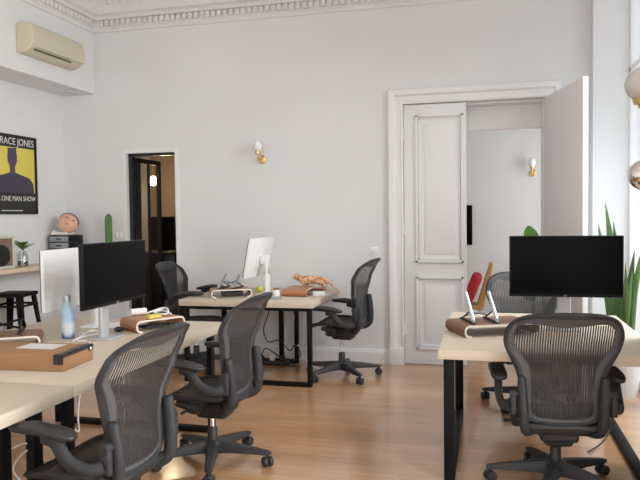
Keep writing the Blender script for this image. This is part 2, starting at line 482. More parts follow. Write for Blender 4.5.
# ---- dark steel door opening and the rooms behind
f = MB()
e = .045
f.b2((OX0, YB + .04, 0), (OX0 + e, YB + .10, OZ)).b2((OX1 - e * .35, YB + .04, 0), (OX1, YB + .10, OZ)).b2((OX0, YB + .04, OZ - e * .6), (OX1, YB + .10, OZ))
struct(f.build('trim_4', M['steel_black'], smooth=0))
d3 = bpy.data.objects.new('door_3', None); COL.objects.link(d3); struct(d3)
d3.location = (OX0 + .055, YB + .12, 0); d3.rotation_euler = (0, 0, R(91))
f = MB(); L = .55
f.b2((0, -.02, .01), (.05, .02, OZ - .04)).b2((L - .05, -.02, .01), (L, .02, OZ - .04)).b2((0, -.02, OZ - .09), (L, .02, OZ - .04)).b2((0, -.02, .01), (L, .02, .35))
f.b2((L * .5 - .011, -.015, .3), (L * .5 + .011, .015, OZ - .06))
f.build('door_frame', M['steel_black'], d3, smooth=0)
MB().b2((.04, -.004, .3), (L - .04, .004, OZ - .08)).build('door_pane', M['glass'], d3, smooth=0)
# side room (dark, brown) and hall (white)
struct(MB().b2((-4.95, YB + .32, 0), (-4.58, 9.0, ZC)).build('wall_side_room_left', M['wall'], smooth=0))
struct(MB().b2((-4.58, 8.55, 0), (-1.95, 9.0, ZC)).build('wall_side_room_far', M['brown_wall'], smooth=0))
struct(MB().b2((-1.95, YB + .32, 0), (-1.75, 9.0, ZC)).build('wall_partition', M['wall'], smooth=0))
struct(MB().b2((-4.58, YB + .32, 2.42), (-1.95, 8.55, 2.55)).build('ceiling_side_room', M['steel_black'], smooth=0))
struct(MB().b2((-1.75, 9.0, 0), (1.9, 9.3, ZC)).build('wall_hall_far', M['wall'], smooth=0))
w = MB()
HX = 1.25
w.b2((HX, YB + .32, 0), (HX + .3, 7.25, ZC)).b2((HX, 7.25, 2.9), (HX + .3, 8.65, ZC)).b2((HX, 7.25, 0), (HX + .3, 8.65, .6)).b2((HX, 8.65, 0), (HX + .3, 9.0, ZC))
struct(w.build('wall_hall_right', M['wall'], smooth=0))
window(5, 7.25, 8.65, 'y', HX + .2, .6, 2.9)  # unseen window, put in to light the hall

# ------------------------------------------------------------------ office chair (built once)
def lerp_tab(tab, z):
    if z <= tab[0][0]: return tab[0][1]
    for (a, u), (b, v) in zip(tab, tab[1:]):
        if z <= b:
            t = (z - a) / (b - a); t = t * t * (3 - 2 * t) * .5 + t * .5
            return u + (v - u) * t
    return tab[-1][1]
BACK_Y = [(.42, -.195), (.52, -.205), (.62, -.200), (.72, -.212), (.85, -.255), (.95, -.300), (1.03, -.345)]
def back_y(x, z): return lerp_tab(BACK_Y, z) + x * x * (.75 if z > .6 else .75)
OUT0 = [(0, 1.020), (.10, 1.017), (.175, 1.006), (.232, .980), (.268, .935), (.281, .880), (.274, .825), (.254, .770), (.232, .715), (.218, .655), (.214, .590), (.214, .530), (.208, .480), (.178, .448), (.10, .436), (0, .434)]
INN0 = [(0, .940), (.09, .948), (.165, .955), (.208, .945), (.228, .915), (.231, .875), (.219, .832), (.190, .783), (.160, .728), (.155, .665), (.163, .60), (.172, .535), (.170, .495), (.142, .472), (.08, .465), (0, .463)]
def full(half): return half + [(-x, z) for x, z in reversed(half[1:-1])]
def make_chair():
    root = bpy.data.objects.new('office_chair', None); COL.objects.link(root); root.empty_display_size = .1
    G, D = M['graphite'], M['dark_plastic']
    OUT, INN = [[(x * (1 + .065 * max(0, min(1, (z - .62) / .2)) - .09 * max(0, min(1, (.66 - z) / .1))), .440 + (z - .434) * 1.04) for x, z in q] for q in (OUT0, INN0)]
    # back frame ring
    n = 90
    o2 = catmull([(x, z, 0) for x, z in full(OUT)], n, True); i2 = catmull([(x, z, 0) for x, z in full(INN)], n, True)
    b = MB(); th = .015; rings = []
    for o, i in zip(o2, i2):
        m_ = (o + i) / 2
        ring = []
        for p, off in ((o, .0), (o.lerp(i, .22), th), (o.lerp(i, .62), th * .6), (i, .003), (o.lerp(i, .96), -.003), (o.lerp(i, .46), -.005), (o.lerp(i, .36), -.013), (o.lerp(i, .14), -.018)):
            ring.append(b.bm.verts.new((p.x, back_y(p.x, p.y) + off, p.y)))
        rings.append(ring)
    k = len(rings)
    for a in range(k):
        A, B = rings[a], rings[(a + 1) % k]
        for j in range(8):
            b.mi = 1 if j in (3, 4) else 0
            b.face((A[j], A[(j + 1) % 8], B[(j + 1) % 8], B[j]))
    b.mi = 0
    b.build('back_frame', [G, M['graphite_lit']], root, smooth=60)
    # back mesh
    b = MB(); rows = []
    inn = [(x, z) for x, z in INN]
    fine = catmull([(x, z, 0) for x, z in INN], 75)
    zs = sorted({round(.4665 + (.957 - .4665) * t / 26, 4) for t in range(27)})
    z_lo, z_hi = INN[-1][1] + .003, max(z for x, z in INN) - .003
    zs = [z_lo + (z_hi - z_lo) * t / 26 for t in range(27)]
    def half_w(z):
        best = 0
        for p, q in zip(fine, fine[1:]):
            lo, hi = min(p.y, q.y), max(p.y, q.y)
            if lo <= z <= hi and hi > lo:
                t = (z - p.y) / (q.y - p.y); best = max(best, p.x + (q.x - p.x) * t)
        return best
    for z in zs:
        hw = max(half_w(z), .02) + .008
        rows.append([b.bm.verts.new((hw * s / 8, back_y(hw * s / 8, z), z)) for s in range(-8, 9)])
    for A, B in zip(rows, rows[1:]):
        for j in range(16): b.face((A[j], A[j + 1], B[j + 1], B[j]))
    b.build('back_mesh', M['pellicle'], root, smooth=80)
    # seat
    half = [(0, .262), (.12, .258), (.20, .238), (.25, .195), (.262, .12), (.258, .02), (.245, -.08), (.225, -.15), (.16, -.185), (0, -.19)]
    half_i = [(x * .90, y * .90 + .002) for x, y in half]
    def seat_z(x, y):
        z = .452 + .02 * (abs(x) / .26) ** 2
        if y > .1: z -= (y - .1) ** 2 * 1.4
        return z
    def loop(h): return catmull([(x, y, 0) for x, y in h + [(-x, y) for x, y in reversed(h[1:-1])]], 54, True)
    b = MB(); rings = []
    for o, i in zip(loop(half), loop(half_i)):
        ring = [b.bm.verts.new((p.x, p.y, seat_z(p.x, p.y) + dz)) for p, dz in ((o, -.006), (o.lerp(i, .4), .008), (i, 0), (o.lerp(i, .6), -.024))]
        rings.append(ring)
    k = len(rings)
    for a in range(k):
        A, B = rings[a], rings[(a + 1) % k]
        for j in range(4): b.face((A[j], A[(j + 1) % 4], B[(j + 1) % 4], B[j]))
    b.build('seat_frame', D, root, smooth=80)
    b = MB(); rows = []
    li = [(p.x, p.y) for p in loop(half_i)]
    for t in range(15):
        y = -.168 + (.235 + .168) * t / 14
        hw = 0
        for p, q in zip(li, li[1:] + li[:1]):
            if min(p[1], q[1]) <= y <= max(p[1], q[1]) and p[1] != q[1]:
                hw = max(hw, p[0] + (q[0] - p[0]) * (y - p[1]) / (q[1] - p[1]))
        hw += .004
        rows.append([b.bm.verts.new((hw * s / 6, y, seat_z(hw * s / 6, y) - .004 - .01 * (1 - (s / 6) ** 2))) for s in range(-6, 7)])
    for A, B in zip(rows, rows[1:]):
        for j in range(12): b.face((A[j], A[j + 1], B[j + 1], B[j]))
    b.build('seat_mesh', M['pellicle'], root, smooth=80)
    # tilt mechanism under the seat
    b = MB()
    b.box((0, -.005, .366), (.20, .27, .09), None, .025, 3).box((0, -.02, .335), (.155, .20, .085), None, .028, 3).box((0, .07, .40), (.30, .10, .05), None, .015)
    b.box((0, -.13, .40), (.34, .09, .055), None, .02).box((0, -.185, .425), (.40, .05, .04), None, .015)
    for s in (-1, 1):
        b.tube([(s * .10, .03, .385), (s * .185, .03, .385)], .034, 14)
        b.tube([(s * .12, -.02, .40), (s * .24, .02, .445)], .016, 10)
        b.tube([(s * .21, -.02, .395), (s * .215, .12, .42)], [.028, .02], 10)
    b.tube([(.19, .03, .385), (.235, .03, .385)], .026, 14).tube([(-.19, .05, .385), (-.27, .06, .378)], .009, 8)
    b.build('tilt_mechanism', D, root, smooth=50)
    MB().lathe([(.030, .10), (.030, .215), (.022, .225)], n=18).build('gas_cylinder', D, root)
    MB().lathe([(.0145, .21), (.0145, .30)], n=16).build('chrome_post', M['chrome'], root)
    # back links
    for s in (-1, 1):
        P = [(s * .11, -.10, .392), (s * .172, -.165, .392), (s * .192, -.215, .43), (s * .198, -.224, .50), (s * .202, -.220, .58), (s * .205, -.212, .655), (s * .204, -.206, .695)]
        P = catmull(P, 24)
        rr = [.020 + .006 * math.sin(PI * min(1, i / (len(P) - 1))) for i in range(len(P))]; rr[-1] = .010; rr[-2] = .020
        b = MB().tube(P, rr, 12, sx=1.0, sy=1.15)
        b.tube([(s * .19, -.205, .60), (s * .265, -.20, .60)], .022, 12)
        b.box((s * .250, -.205, .545), (.030, .045, .10), None, .008)
        b.build('back_link', G, root, smooth=60)
        # armrest: yoke and pad
        P = catmull([(s * .268, -.205, .535), (s * .292, -.165, .525), (s * .305, -.10, .540), (s * .308, -.055, .575), (s * .306, -.015, .630), (s * .303, .04, .648)], 20)
        rr = [.021 + .006 * (i / (len(P) - 1)) for i in range(len(P))]
        arm = MB().tube(P, rr, 12, sx=.85, sy=1.25).build('armrest_yoke', G, root, smooth=60)
        b = MB(); poly = []
        L_, W_ = .275, .092
        c = catmull([(-.018, -.125, 0), (.02, -.128, 0), (.044, -.09, 0), (.046, 0, 0), (.044, .09, 0), (.028, .14, 0), (0, .148, 0), (-.03, .138, 0), (-.045, .09, 0), (-.04, 0, 0), (-.042, -.09, 0)], 44, True)
        lay = [(.80, -.017), (.97, -.010), (1.0, 0), (.95, .009), (.78, .0155), (.4, .018)]
        rings = [[b.bm.verts.new((s * (p.x * sc) + s * .303, p.y * sc * 1.1 + .035, .674 + dz + .010 * (p.y / .14) - .012 * (p.y / .14) ** 2)) for p in c] for sc, dz in lay]
        for A, B in zip(rings, rings[1:]):
            for j in range(len(c)): b.face((A[j], A[(j + 1) % len(c)], B[(j + 1) % len(c)], B[j]))
        b.face(rings[0]); b.face(rings[-1])
        b.build('arm_pad', M['pad'], arm, smooth=70)
    # five-star base
    hub = MB().lathe([(.030, .060), (.056, .073), (.058, .128), (.048, .140), (.034, .145)], n=20).build('swivel_base', G, root)
    for q in range(5):
        a = PI / 2 + q * 2 * PI / 5
        d = Vector((math.cos(a), math.sin(a), 0)); sd = Vector((-d.y, d.x, 0))
        b = MB(); rings = []
        for r_, zt, zb, wt in ((.030, .138, .070, .038), (.10, .132, .076, .035), (.20, .118, .076, .028), (.29, .103, .074, .023), (.335, .095, .072, .021), (.356, .088, .076, .013)):
            p = d * r_
            prof = [(-wt, zb), (-wt, zb + (zt - zb) * .45), (-wt * .55, zt), (wt * .55, zt), (wt, zb + (zt - zb) * .45), (wt, zb)]
            rings.append([b.bm.verts.new(p + sd * u + Vector((0, 0, v))) for u, v in prof])
        for A, B in zip(rings, rings[1:]):
            for j in range(6): b.face((A[j], A[(j + 1) % 6], B[(j + 1) % 6], B[j]))
        b.face(rings[0]); b.face(list(reversed(rings[-1])))
        b.build('base_leg', G, hub, smooth=35)
        b = MB(); ca = a + 1.1 + q * .9; cd = Vector((math.cos(ca), math.sin(ca), 0))
        cp = d * .334 + Vector((0, 0, .0305))
        for s in (-1, 1):
            rot = (0, PI / 2, ca)
            b.lathe([(.012, -.012), (.026, -.012), (.0300, -.007), (.0300, .007), (.026, .012), (.012, .012)], cp + cd * (.0165 * s), 18, rot)
        b.tube([cp - cd * .02, cp + cd * .02], .011, 10)
        b.tube([cp + Vector((0, 0, .01)), cp + Vector((0, 0, .052))], .010, 10)
        b.build('caster', D, hub, smooth=40)
    return root
proto = make_chair()
GRP = 'mesh-backed office chairs around the desks'
chairs = [
    # x, y, yaw, base rotation, seat height offset, label
    (-1.634, 2.56, 86, -4, .0, .0, 'black mesh chair nearest on the left, pulled up to the cardboard box'),
    (-1.635, 3.76, 87, -32, -.005, .0, 'black mesh chair behind the nearest left one, facing the long left desk'),
    (.355, 3.84, 5, 15, -.045, .0, 'black mesh chair seen square from behind in front of the right desk'),
    (.31, 5.44, 190, 30, -.03, .0, 'black mesh chair on the far side of the right desk, behind the monitor'),
    (-1.325, 6.06, 84, -81, .058, -.062, 'black mesh chair seen side-on at the right end of the back-wall desk'),
    (-2.818, 6.12, -86, 20, .008, .098, 'black mesh chair beside the dark doorway, left of the back-wall desk'),
]
for i, (x, y, yaw, br, dz, da, lab) in enumerate(chairs):
    c = proto if i == 0 else copy_tree(proto)
    c.location = (x, y, 0); c.rotation_euler = (0, 0, R(yaw)); tag(c, lab, 'chair', GRP)
    for ch in c.children:
        if ch.name.startswith('swivel_base'): ch.rotation_euler = (0, 0, R(br)); ch.scale = (1.04, 1.04, 1)
        elif not ch.name.startswith('gas_cylinder'): ch.location.z = dz + (da if ch.name.startswith('armrest') else 0)

# ------------------------------------------------------------------ desks
DT, DK = .75, .055
def desk(label, x0, x1, y0, y1, mat, frames, loc_base, group='pale wood bench desks on black steel legs', mid=None):
    """frames: list of (axis, pos, a, b): U-frame in a plane; axis 'x' -> plane x=pos spanning y a..b"""
    cx, cy = (x0 + x1) / 2, (y0 + y1) / 2
    t = thing('desk', label, 'desk', (cx, cy, 0), 0, group)
    MB().b2((x0 - cx, y0 - cy, DT - DK), (x1 - cx, y1 - cy, DT), .004).build('desktop', mat, t)
    if mid: MB().b2((mid[0] - cx - .022, mid[1] - cy - .022, .034), (mid[0] - cx + .022, mid[1] - cy + .022, DT - DK - .03), .003).build('leg', M['black_metal'], t)
    for ax, pos, a, b in frames:
        W, N = .06, .036
        zt = DT - DK
        if ax == 'x':   # plane x = pos
            px = pos - cx
            for yy in (a - cy, b - cy):
                MB().b2((px - W / 2, yy - N / 2, .001), (px + W / 2, yy + N / 2, zt), .003).build('leg', M['black_metal'], t)
            MB().b2((px - W / 2, a - cy, .001), (px + W / 2, b - cy, .034), .003).build('floor_rail', M['black_metal'], t)
            MB().b2((px - W / 2, a - cy, zt - .03), (px + W / 2, b - cy, zt), .003).build('top_rail', M['black_metal'], t)
        else:
            py = pos - cy
            for xx in (a - cx, b - cx):
                MB().b2((xx - N / 2, py - W / 2, .001), (xx + N / 2, py + W / 2, zt), .003).build('leg', M['black_metal'], t)
            MB().b2((a - cx, py - W / 2, .001), (b - cx, py + W / 2, .034), .003).build('floor_rail', M['black_metal'], t)
            MB().b2((a - cx, py - W / 2, zt - .03), (b - cx, py + W / 2, zt), .003).build('top_rail', M['black_metal'], t)
    return t
desk('pale wood desk on the right under the black monitor, short side towards the door', -.272, .895, 3.735, 5.20, M['desk_x'],
     [('x', -.215, 3.79, 5.12), ('x', .835, 3.79, 5.12)], None)
desk('pale wood desk standing against the back wall, with the spotted cat figurine', -2.735, -1.47, 5.575, 6.635, M['desk_x'],
     [('y', 5.62, -2.68, -1.515), ('y', 6.52, -2.68, -1.895)], None, mid=(-2.055, 6.515))
desk('long pale wood desk on the left carrying the black screen and cardboard box', -3.17, -1.81, 2.622, 4.44, M['desk_y'],
     [('y', 2.735, -3.09, -1.922), ('y', 2.735, -2.40, -2.115), ('y', 4.30, -3.09, -1.875)], None)
desk('pale wood desk cut off by the lower left edge of the photo', -3.17, -1.81, .95, 2.618, M['desk_y'],
     [('y', 2.50, -3.09, -1.922), ('y', 2.50, -2.40, -2.085), ('y', 1.05, -3.09, -1.875)], None)

# ------------------------------------------------------------------ monitors
def monitor(label, loc, rz, W=.655, H=.375, zb=.955, back='black', tilt=0, name='monitor', logo=True, sx=0):
    """local: screen faces -y, foot centre at origin, panel in front of the foot"""
    t = thing(name, label, 'monitor', (loc[0], loc[1], DT if len(loc) < 3 else loc[2]), rz)
    z0 = zb - DT; yp = -.095
    pm = M['bezel'] if back == 'black' else M['white_plastic']
    b = MB(); b.b2((-W / 2, yp - .002, z0), (W / 2, yp + .022, z0 + H), .004); b.box((sx, yp + .028, z0 + H * .48), (W * .30, .014, H * .5), None, .006)
    bmesh.ops.translate(b.bm, verts=b.bm.verts, vec=(0, -yp, -z0 - H / 2))
    pan = b.build('panel', pm, t, loc=(0, yp, z0 + H / 2), rot=(R(tilt), 0, 0))
    yq, zq = yp, z0; yp, z0 = 0, -H / 2
    b = MB(); b.b2((-W / 2 + .002, yp - .008, z0 + .002), (W / 2 - .002, yp - .001, z0 + H - .002), .002)
    b.build('bezel', M['bezel'], pan)
    b = MB(); b.b2((-W / 2 + .008, yp - .0095, z0 + .022), (W / 2 - .008, yp - .0078, z0 + H - .008))
    b.build('screen', M['screen'], pan, smooth=0)
    if logo:
        text('logo', 'LG', .014, M['paper_grey'], pan, (-.011, yp - .0085, z0 + .006), (PI / 2, 0, 0), 1.1, .0008)
    yp, z0 = yq, zq
    sm = M['white_plastic'] if back != 'black' else M['silver_paint']
    b = MB()
    b.box((sx, .0, z0 * .5 + .05), (.085, .03, z0 + .10), None, .010, 3)
    b.box((sx, -.03, z0 + H * .42), (.085, .06, .085), None, .012)
    b.box((sx, .0, z0 + H * .30), (.085, .03, z0 + .02), None, .010)
    b.build('stand_column', sm, t)
    MB().box((sx, -.015, .005), (.19, .15, .010), None, .004).build('stand_foot', sm, t)
    return t
# left desk: black screen towards the aisle, white-backed one behind it
monitor('black monitor on the left desk, its dark screen turned to the aisle', (-2.335, 3.715), 90 - 1, W=.70, H=.385, zb=.968)
monitor('white-backed monitor on the left desk, half hidden behind the black screen', (-2.62, 3.92), -90 + 3, W=.62, H=.39, zb=.912, back='white', logo=False, sx=-.20)
monitor('black monitor on the right desk facing the viewer', (.468, 4.52), 0, W=.675, H=.385, zb=.970)
monitor('white-backed monitor on the desk against the back wall, seen from behind', (-2.04, 6.05), -90 - 5, W=.54, H=.375, zb=.925, back='white', logo=False, tilt=-11)

# ------------------------------------------------------------------ bent plywood desk risers and folding laptop stands
def riser(label, loc, rz, L=.50, W=.26, H=.065, veneer='walnut'):
    t = .011; r = .030
    def prof(off):
        rr = r - off; pts = []
        x1 = L / 2 - r
        pts.append((-x1 + .02, -H + off + 0.0)) if 0 else None
        # left lip -> curl -> top -> curl -> right lip
        pts.append((-x1 + .015, off))
        for k in range(0, 9):
            a = -PI / 2 - PI * k / 8
            pts.append((-x1 + rr * math.cos(a), H / 2 + (H / 2 - off) * math.sin(a)))
        for k in range(0, 9):
            a = PI / 2 - PI * k / 8
            pts.append((x1 + rr * math.cos(a), H / 2 + (H / 2 - off) * math.sin(a)))
        pts.append((x1 - .015, off))
        return pts
    b = MB(); A, B = prof(0), prof(t)
    V = [[b.bm.verts.new((u, y, v)) for u, v in P] for P in (A, B) for y in (-W / 2, W / 2)]
    a0, a1, b0, b1 = V
    n = len(A)
    for i in range(n - 1):
        b.mi = 0; b.face((a0[i], a0[i + 1], a1[i + 1], a1[i])); b.face((b0[i], b1[i], b1[i + 1], b0[i + 1]))
        b.mi = 1; b.face((a0[i], b0[i], b0[i + 1], a0[i + 1])); b.face((a1[i], a1[i + 1], b1[i + 1], b1[i]))
    b.mi = 1; b.face((a0[0], a1[0], b1[0], b0[0])); b.face((a0[-1], b0[-1], b1[-1], a1[-1]))
    o = b.build('desk_riser', [M[veneer], M['ply_edge']], smooth=50, loc=(loc[0], loc[1], DT), rot=(0, 0, R(rz)))
    return tag(o, label, 'desk riser', 'bent plywood desk risers')
riser('walnut bent-plywood riser on the right desk under the silver laptop stand', (.02, 4.34), 26, .50, .30, .075)
riser('reddish bent-plywood riser on the left desk beside the black monitor foot', (-2.205, 4.10), 56, .36, .24, .080, 'cherry')
riser('bent-plywood riser at the left photo edge under the black laptop stand', (-2.80, 3.36), 32, .46, .26, .07, 'walnut')
riser('reddish bent-plywood riser on the back-wall desk under the silver laptop stand', (-2.36, 5.90), 28, .38, .24, .075, 'cherry')
riser('reddish bent-plywood riser on the back-wall desk nearest the cat figurine', (-1.745, 6.13), 90, .40, .24, .065, 'cherry')

def laptop_stand(label, loc, rz, z, mat, w=.17, hgt=.15):
    t = thing('laptop_stand', label, 'laptop stand', (loc[0], loc[1], z), rz, 'folding laptop stands')
    for s in (-1, 1):
        x = s * w / 2
        MB().box((x, 0, .006), (.020, .25, .010), None, .003).build('foot_bar', M['dark_plastic'], t)
        MB().tube([(x, -.115, .012), (x, .045, hgt)], .0125, 8, up=(1, 0, 0), sx=.35, sy=1.).build('side_arm', mat, t)
        MB().tube([(x, .095, .012), (x, -.045, .072)], .007, 8, up=(1, 0, 0), sx=.5, sy=1.).build('strut', M['dark_plastic'] , t)
        MB().box((x, -.118, .022), (.022, .012, .028), None, .004).build('stopper', mat, t)
    b = MB().tube([(-w / 2, -.045, .072), (0, .02, .05), (w / 2, -.045, .072)], .007, 8)
    b.tube([(-w / 2, .06, .03), (0, .02, .05), (w / 2, .06, .03)], .007, 8)
    b.build('cross_brace', mat, t)
    return t
laptop_stand('silver folding laptop stand on the walnut riser of the right desk', (-.055, 4.30), 20, DT + .075, M['silver'], .15, .18)
laptop_stand('black folding laptop stand at the left edge of the photo', (-2.83, 3.43), -150, DT + .07, M['black_metal'], .19, .15)
laptop_stand('silver folding laptop stand on the back-wall desk left of the white monitor', (-2.36, 5.92), -4, DT + .076, M['silver'], .14, .125)

# ------------------------------------------------------------------ things on the left desk
t = thing('cardboard_box', 'flat brown cardboard box with black tape on its edge, on the left desk', 'box', (-2.325, 2.965, DT), 4)
bw, bd, bh = .60, .29, .085
MB().box((0, 0, bh / 2), (bw, bd, bh), None, .003).build('carton', M['cardboard'], t)
b = MB(); b.b2((bw / 2 - .042, -bd / 2 - .001, bh - .001), (bw / 2 + .0015, bd / 2 + .001, bh + .0012)); b.b2((bw / 2 - .001, -bd / 2 - .001, bh - .016), (bw / 2 + .0015, bd / 2 + .001, bh + .0012))
b.b2((bw / 2 - .05, -bd / 2 - .0015, bh * .42), (bw / 2 + .0015, -bd / 2 + .001, bh + .0012)); b.b2((bw / 2 - .03, bd / 2 - .05, bh - .03), (bw / 2 + .0018, bd / 2 + .0015, bh + .0014))
b.build('black_tape', M['black_tape'], t, smooth=0)
MB().b2((-.04, -.02, bh), (.17, .11, bh + .0012)).build('shipping_label', M['paper_grey'], t, smooth=0)
MB().lathe([(.008, 0), (.008, .002)], (bw / 2 + .001, .12, bh - .018), 12, (0, PI / 2, 0)).build('sticker', M['paper'], t)

t = thing('water_bottle', 'marbled blue and white water bottle behind the cardboard box', 'bottle', (-2.56, 3.67, DT))
MB().lathe([(.0, 0), (.033, 0), (.0365, .006), (.0365, .135), (.034, .160), (.026, .186), (.020, .200), (.0185, .215)], n=28).build('bottle_body', M['bottle'], t); t.scale = (1.08, 1.08, 1.06)
MB().lathe([(.019, .215), (.0195, .218), (.0195, .250), (.017, .255), (.0, .256)], n=24).build('bottle_cap', M['silver'], t)

def cable(label, pts, r, mat, n=60, group=None):
    o = MB().tube(catmull(pts, n), r, 6).build('cable', mat, smooth=80)
    return tag(o, label, 'cable', group)
z = DT + .006
cable('white cable looping over the left desk between bottle and black monitor foot', [(-2.45, 3.56, z), (-2.455, 3.66, z + .006), (-2.44, 3.84, z), (-2.52, 3.88, z + .008), (-2.50, 3.72, z), (-2.44, 3.575, z), (-2.34, 3.56, z), (-2.30, 3.50, z)], .005, M['cable_white'])
cable('white cable rising from the left desk behind the black screen', [(-2.53, 3.78, z), (-2.49, 3.79, z + .02), (-2.46, 3.78, z + .10), (-2.44, 3.78, z + .23)], .0045, M['cable_white'])
cable('white cable piled on the reddish riser of the left desk', [(-2.29, 4.18, DT + .089), (-2.21, 4.27, DT + .115), (-2.15, 4.22, DT + .105), (-2.13, 4.14, DT + .091), (-2.22, 4.15, DT + .10), (-2.21, 4.25, DT + .10), (-2.11, 4.18, DT + .09)], .007, M['cable_white'])
b = MB().sphere((0, 0, .017), .03, (1.0, 1.7, .55), 16)
tag(b.build('computer_mouse', M['dark_plastic'], loc=(-2.36, 3.93, DT + .001), rot=(0, 0, R(40))), 'small black mouse on the left desk behind the monitor stand', 'mouse')
o = MB().tube([(0, 0, .023), (.11, 0, .023)], .023, 18).build('paper_roll', M['paper'], loc=(-2.37, 4.10, DT + .081), rot=(0, 0, R(52)))
tag(o, 'white paper roll on the reddish riser of the left desk', 'paper roll')
tag(MB().box((0, 0, .012), (.09, .06, .022), None, .002).build('note_block', M['yellow'], loc=(-2.165, 4.03, DT + .081), rot=(0, 0, R(58))), 'small yellow note block on the reddish riser of the left desk', 'notes')
tag(MB().box((0, 0, .008), (.20, .09, .015), None, .004).build('dark_notebook', M['dark_plastic'], loc=(-2.19, 4.10, DT + .013), rot=(0, 0, R(62))), 'dark notebook tucked inside the reddish riser on the left desk', 'notebook')
tag(MB().box((0, 0, .004), (.30, .21, .006), None, .002).build('paper_sheet', M['paper'], loc=(-2.47, 4.20, DT + .0015), rot=(0, 0, R(60))), 'loose white papers lying on the left desk behind the monitor stand', 'paper')
tag(MB().box((0, 0, .012), (.16, .10, .022), None, .005).build('leather_wallet', M['cherry'], loc=(-2.30, 4.34, DT + .001), rot=(0, 0, R(50))), 'reddish brown leather case on the left desk behind the papers', 'case')

# ------------------------------------------------------------------ things on the back-wall desk
MBt = MB().sphere((0, 0, .033), .033, n=20)
tag(MBt.build('tennis_ball', M['tennis'], smooth=80, loc=(-2.19, 6.24, DT)), 'yellow-green ball on the back-wall desk in front of the white monitor', 'ball')
t = thing('glass_jar', 'small pale jar on the back-wall desk right of the white monitor', 'jar', (-1.90, 5.88, DT))
MB().lathe([(0, 0), (.03, 0), (.032, .004), (.032, .062), (.026, .07)], n=20).build('jar_body', M['pot_white'], t)
MB().lathe([(.027, .07), (.027, .085), (0, .086)], n=20).build('jar_lid', M['walnut'], t)
tag(MB().box((0, 0, .009), (.12, .08, .016), None, .003).build('phone_charger', M['grey_plastic'], loc=(-1.87, 5.76, DT + .001), rot=(0, 0, R(15))), 'flat grey charger on the back-wall desk in front of the pale jar', 'charger')
t = thing('open_case', 'small dark red open box on the back-wall desk below the cat figurine', 'box', (-1.545, 6.10, DT), 8)
MB().box((0, 0, .02), (.11, .10, .04), None, .003).build('box_body', M['paper'], t)
b = MB(); b.box((0, .01, .055), (.12, .11, .008), (R(-18), 0, 0), .002); b.build('box_lid', M['cherry'], t)
tag(MB().box((0, 0, .018), (.20, .12, .034), None, .01).build('sunglasses_case', M['dark_plastic'], loc=(-2.34, 5.89, DT + .013), rot=(0, 0, R(28))), 'black case inside the reddish riser on the back-wall desk', 'case')

def leopard():
    t = thing('leopard_figurine', 'orange spotted big-cat figurine prowling on the back-wall desk', 'figurine', (-1.665, 6.42, DT + .006), 4)
    t.scale = (1, 1.1, 1.25)
    V = [(-.02, 0, .085), (-.10, 0, .085), (-.155, 0, .092), (-.195, 0, .108), (-.225, 0, .100),          # 0 mid,1 chest,2 neck,3 head,4 muzzle
         (.06, 0, .083), (.115, 0, .080), (.150, 0, .060), (.175, 0, .030), (.205, 0, .014), (.225, 0, .016),   # 5..10 rump, tail
         (-.11, -.03, .05), (-.13, -.03, .012), (-.15, -.03, .008),   # 11.. front near leg
         (-.09, .03, .05), (-.10, .03, .012), (-.12, .03, .008),      # 14..
         (.09, -.032, .045), (.115, -.032, .030), (.10, -.032, .010), (.08, -.032, .008),   # 17..
         (.085, .032, .045), (.105, .032, .028), (.09, .032, .010), (.07, .032, .008)]      # 21..
    E = [(0, 1), (1, 2), (2, 3), (3, 4), (0, 5), (5, 6), (6, 7), (7, 8), (8, 9), (9, 10), (1, 11), (11, 12), (12, 13), (1, 14), (14, 15), (15, 16), (5, 17), (17, 18), (18, 19), (19, 20), (5, 21), (21, 22), (22, 23), (23, 24)]
    Rr = [.034, .037, .027, .026, .015, .036, .026, .011, .009, .008, .007, .017, .010, .010, .017, .010, .010, .020, .012, .009, .010, .020, .012, .009, .010]
    me = bpy.data.meshes.new('leopard_body'); me.from_pydata(V, E, [])
    me.materials.append(M['leopard'])
    o = bpy.data.objects.new('leopard_body', me); COL.objects.link(o); o.parent = t
    sk = o.modifiers.new('skin', 'SKIN'); me.skin_vertices or None
    bm = bmesh.new(); bm.from_mesh(me)
    lay = bm.verts.layers.skin.verify()
    for v, r in zip(bm.verts, Rr): v[lay].radius = (r, r); v[lay].use_root = (v.index == 0)
    bm.to_mesh(me); bm.free()
    sb = o.modifiers.new('sub', 'SUBSURF'); sb.levels = 2; sb.render_levels = 2
    b = MB()
    for s in (-1, 1):
        b.lathe([(.011, 0), (.009, .010), (.003, .018), (0, .019)], (-.190, s * .016, .124), 10, (R(-20 * s), 0, 0))
    b.build('ear', M['leopard'], t)
    b = MB()
    for s in (-1, 1): b.sphere((-.216, s * .012, .112), .0035, n=8)
    b.sphere((-.240, 0, .102), .005, n=8)
    b.build('eyes_and_nose', M['dark_plastic'], t)
leopard()

# cables under the desks
cable('dark cable tangle hanging below the back-wall desk', [(-2.14, 6.44, .66), (-2.16, 6.40, .50), (-2.20, 6.38, .36), (-2.15, 6.36, .24), (-2.02, 6.34, .26), (-1.92, 6.34, .16), (-1.86, 6.34, .22), (-1.80, 6.33, .12), (-1.92, 6.30, .05), (-2.05, 6.32, .12), (-2.16, 6.31, .18), (-2.20, 6.31, .06), (-2.05, 6.31, .02), (-1.80, 6.31, .012)], .006, M['cable_black'])
cable('pale cable looping from the back-wall desk down to the floor', [(-1.95, 6.47, .65), (-1.90, 6.44, .46), (-1.98, 6.42, .30), (-1.86, 6.40, .20), (-1.78, 6.40, .28), (-1.82, 6.42, .12), (-1.70, 6.36, .02), (-1.52, 6.20, .008)], .0055, M['cable_white'])
t = thing('power_strip', 'black power strip with plugs on the floor under the back-wall desk', 'power strip', (-2.12, 6.40, 0), 3)
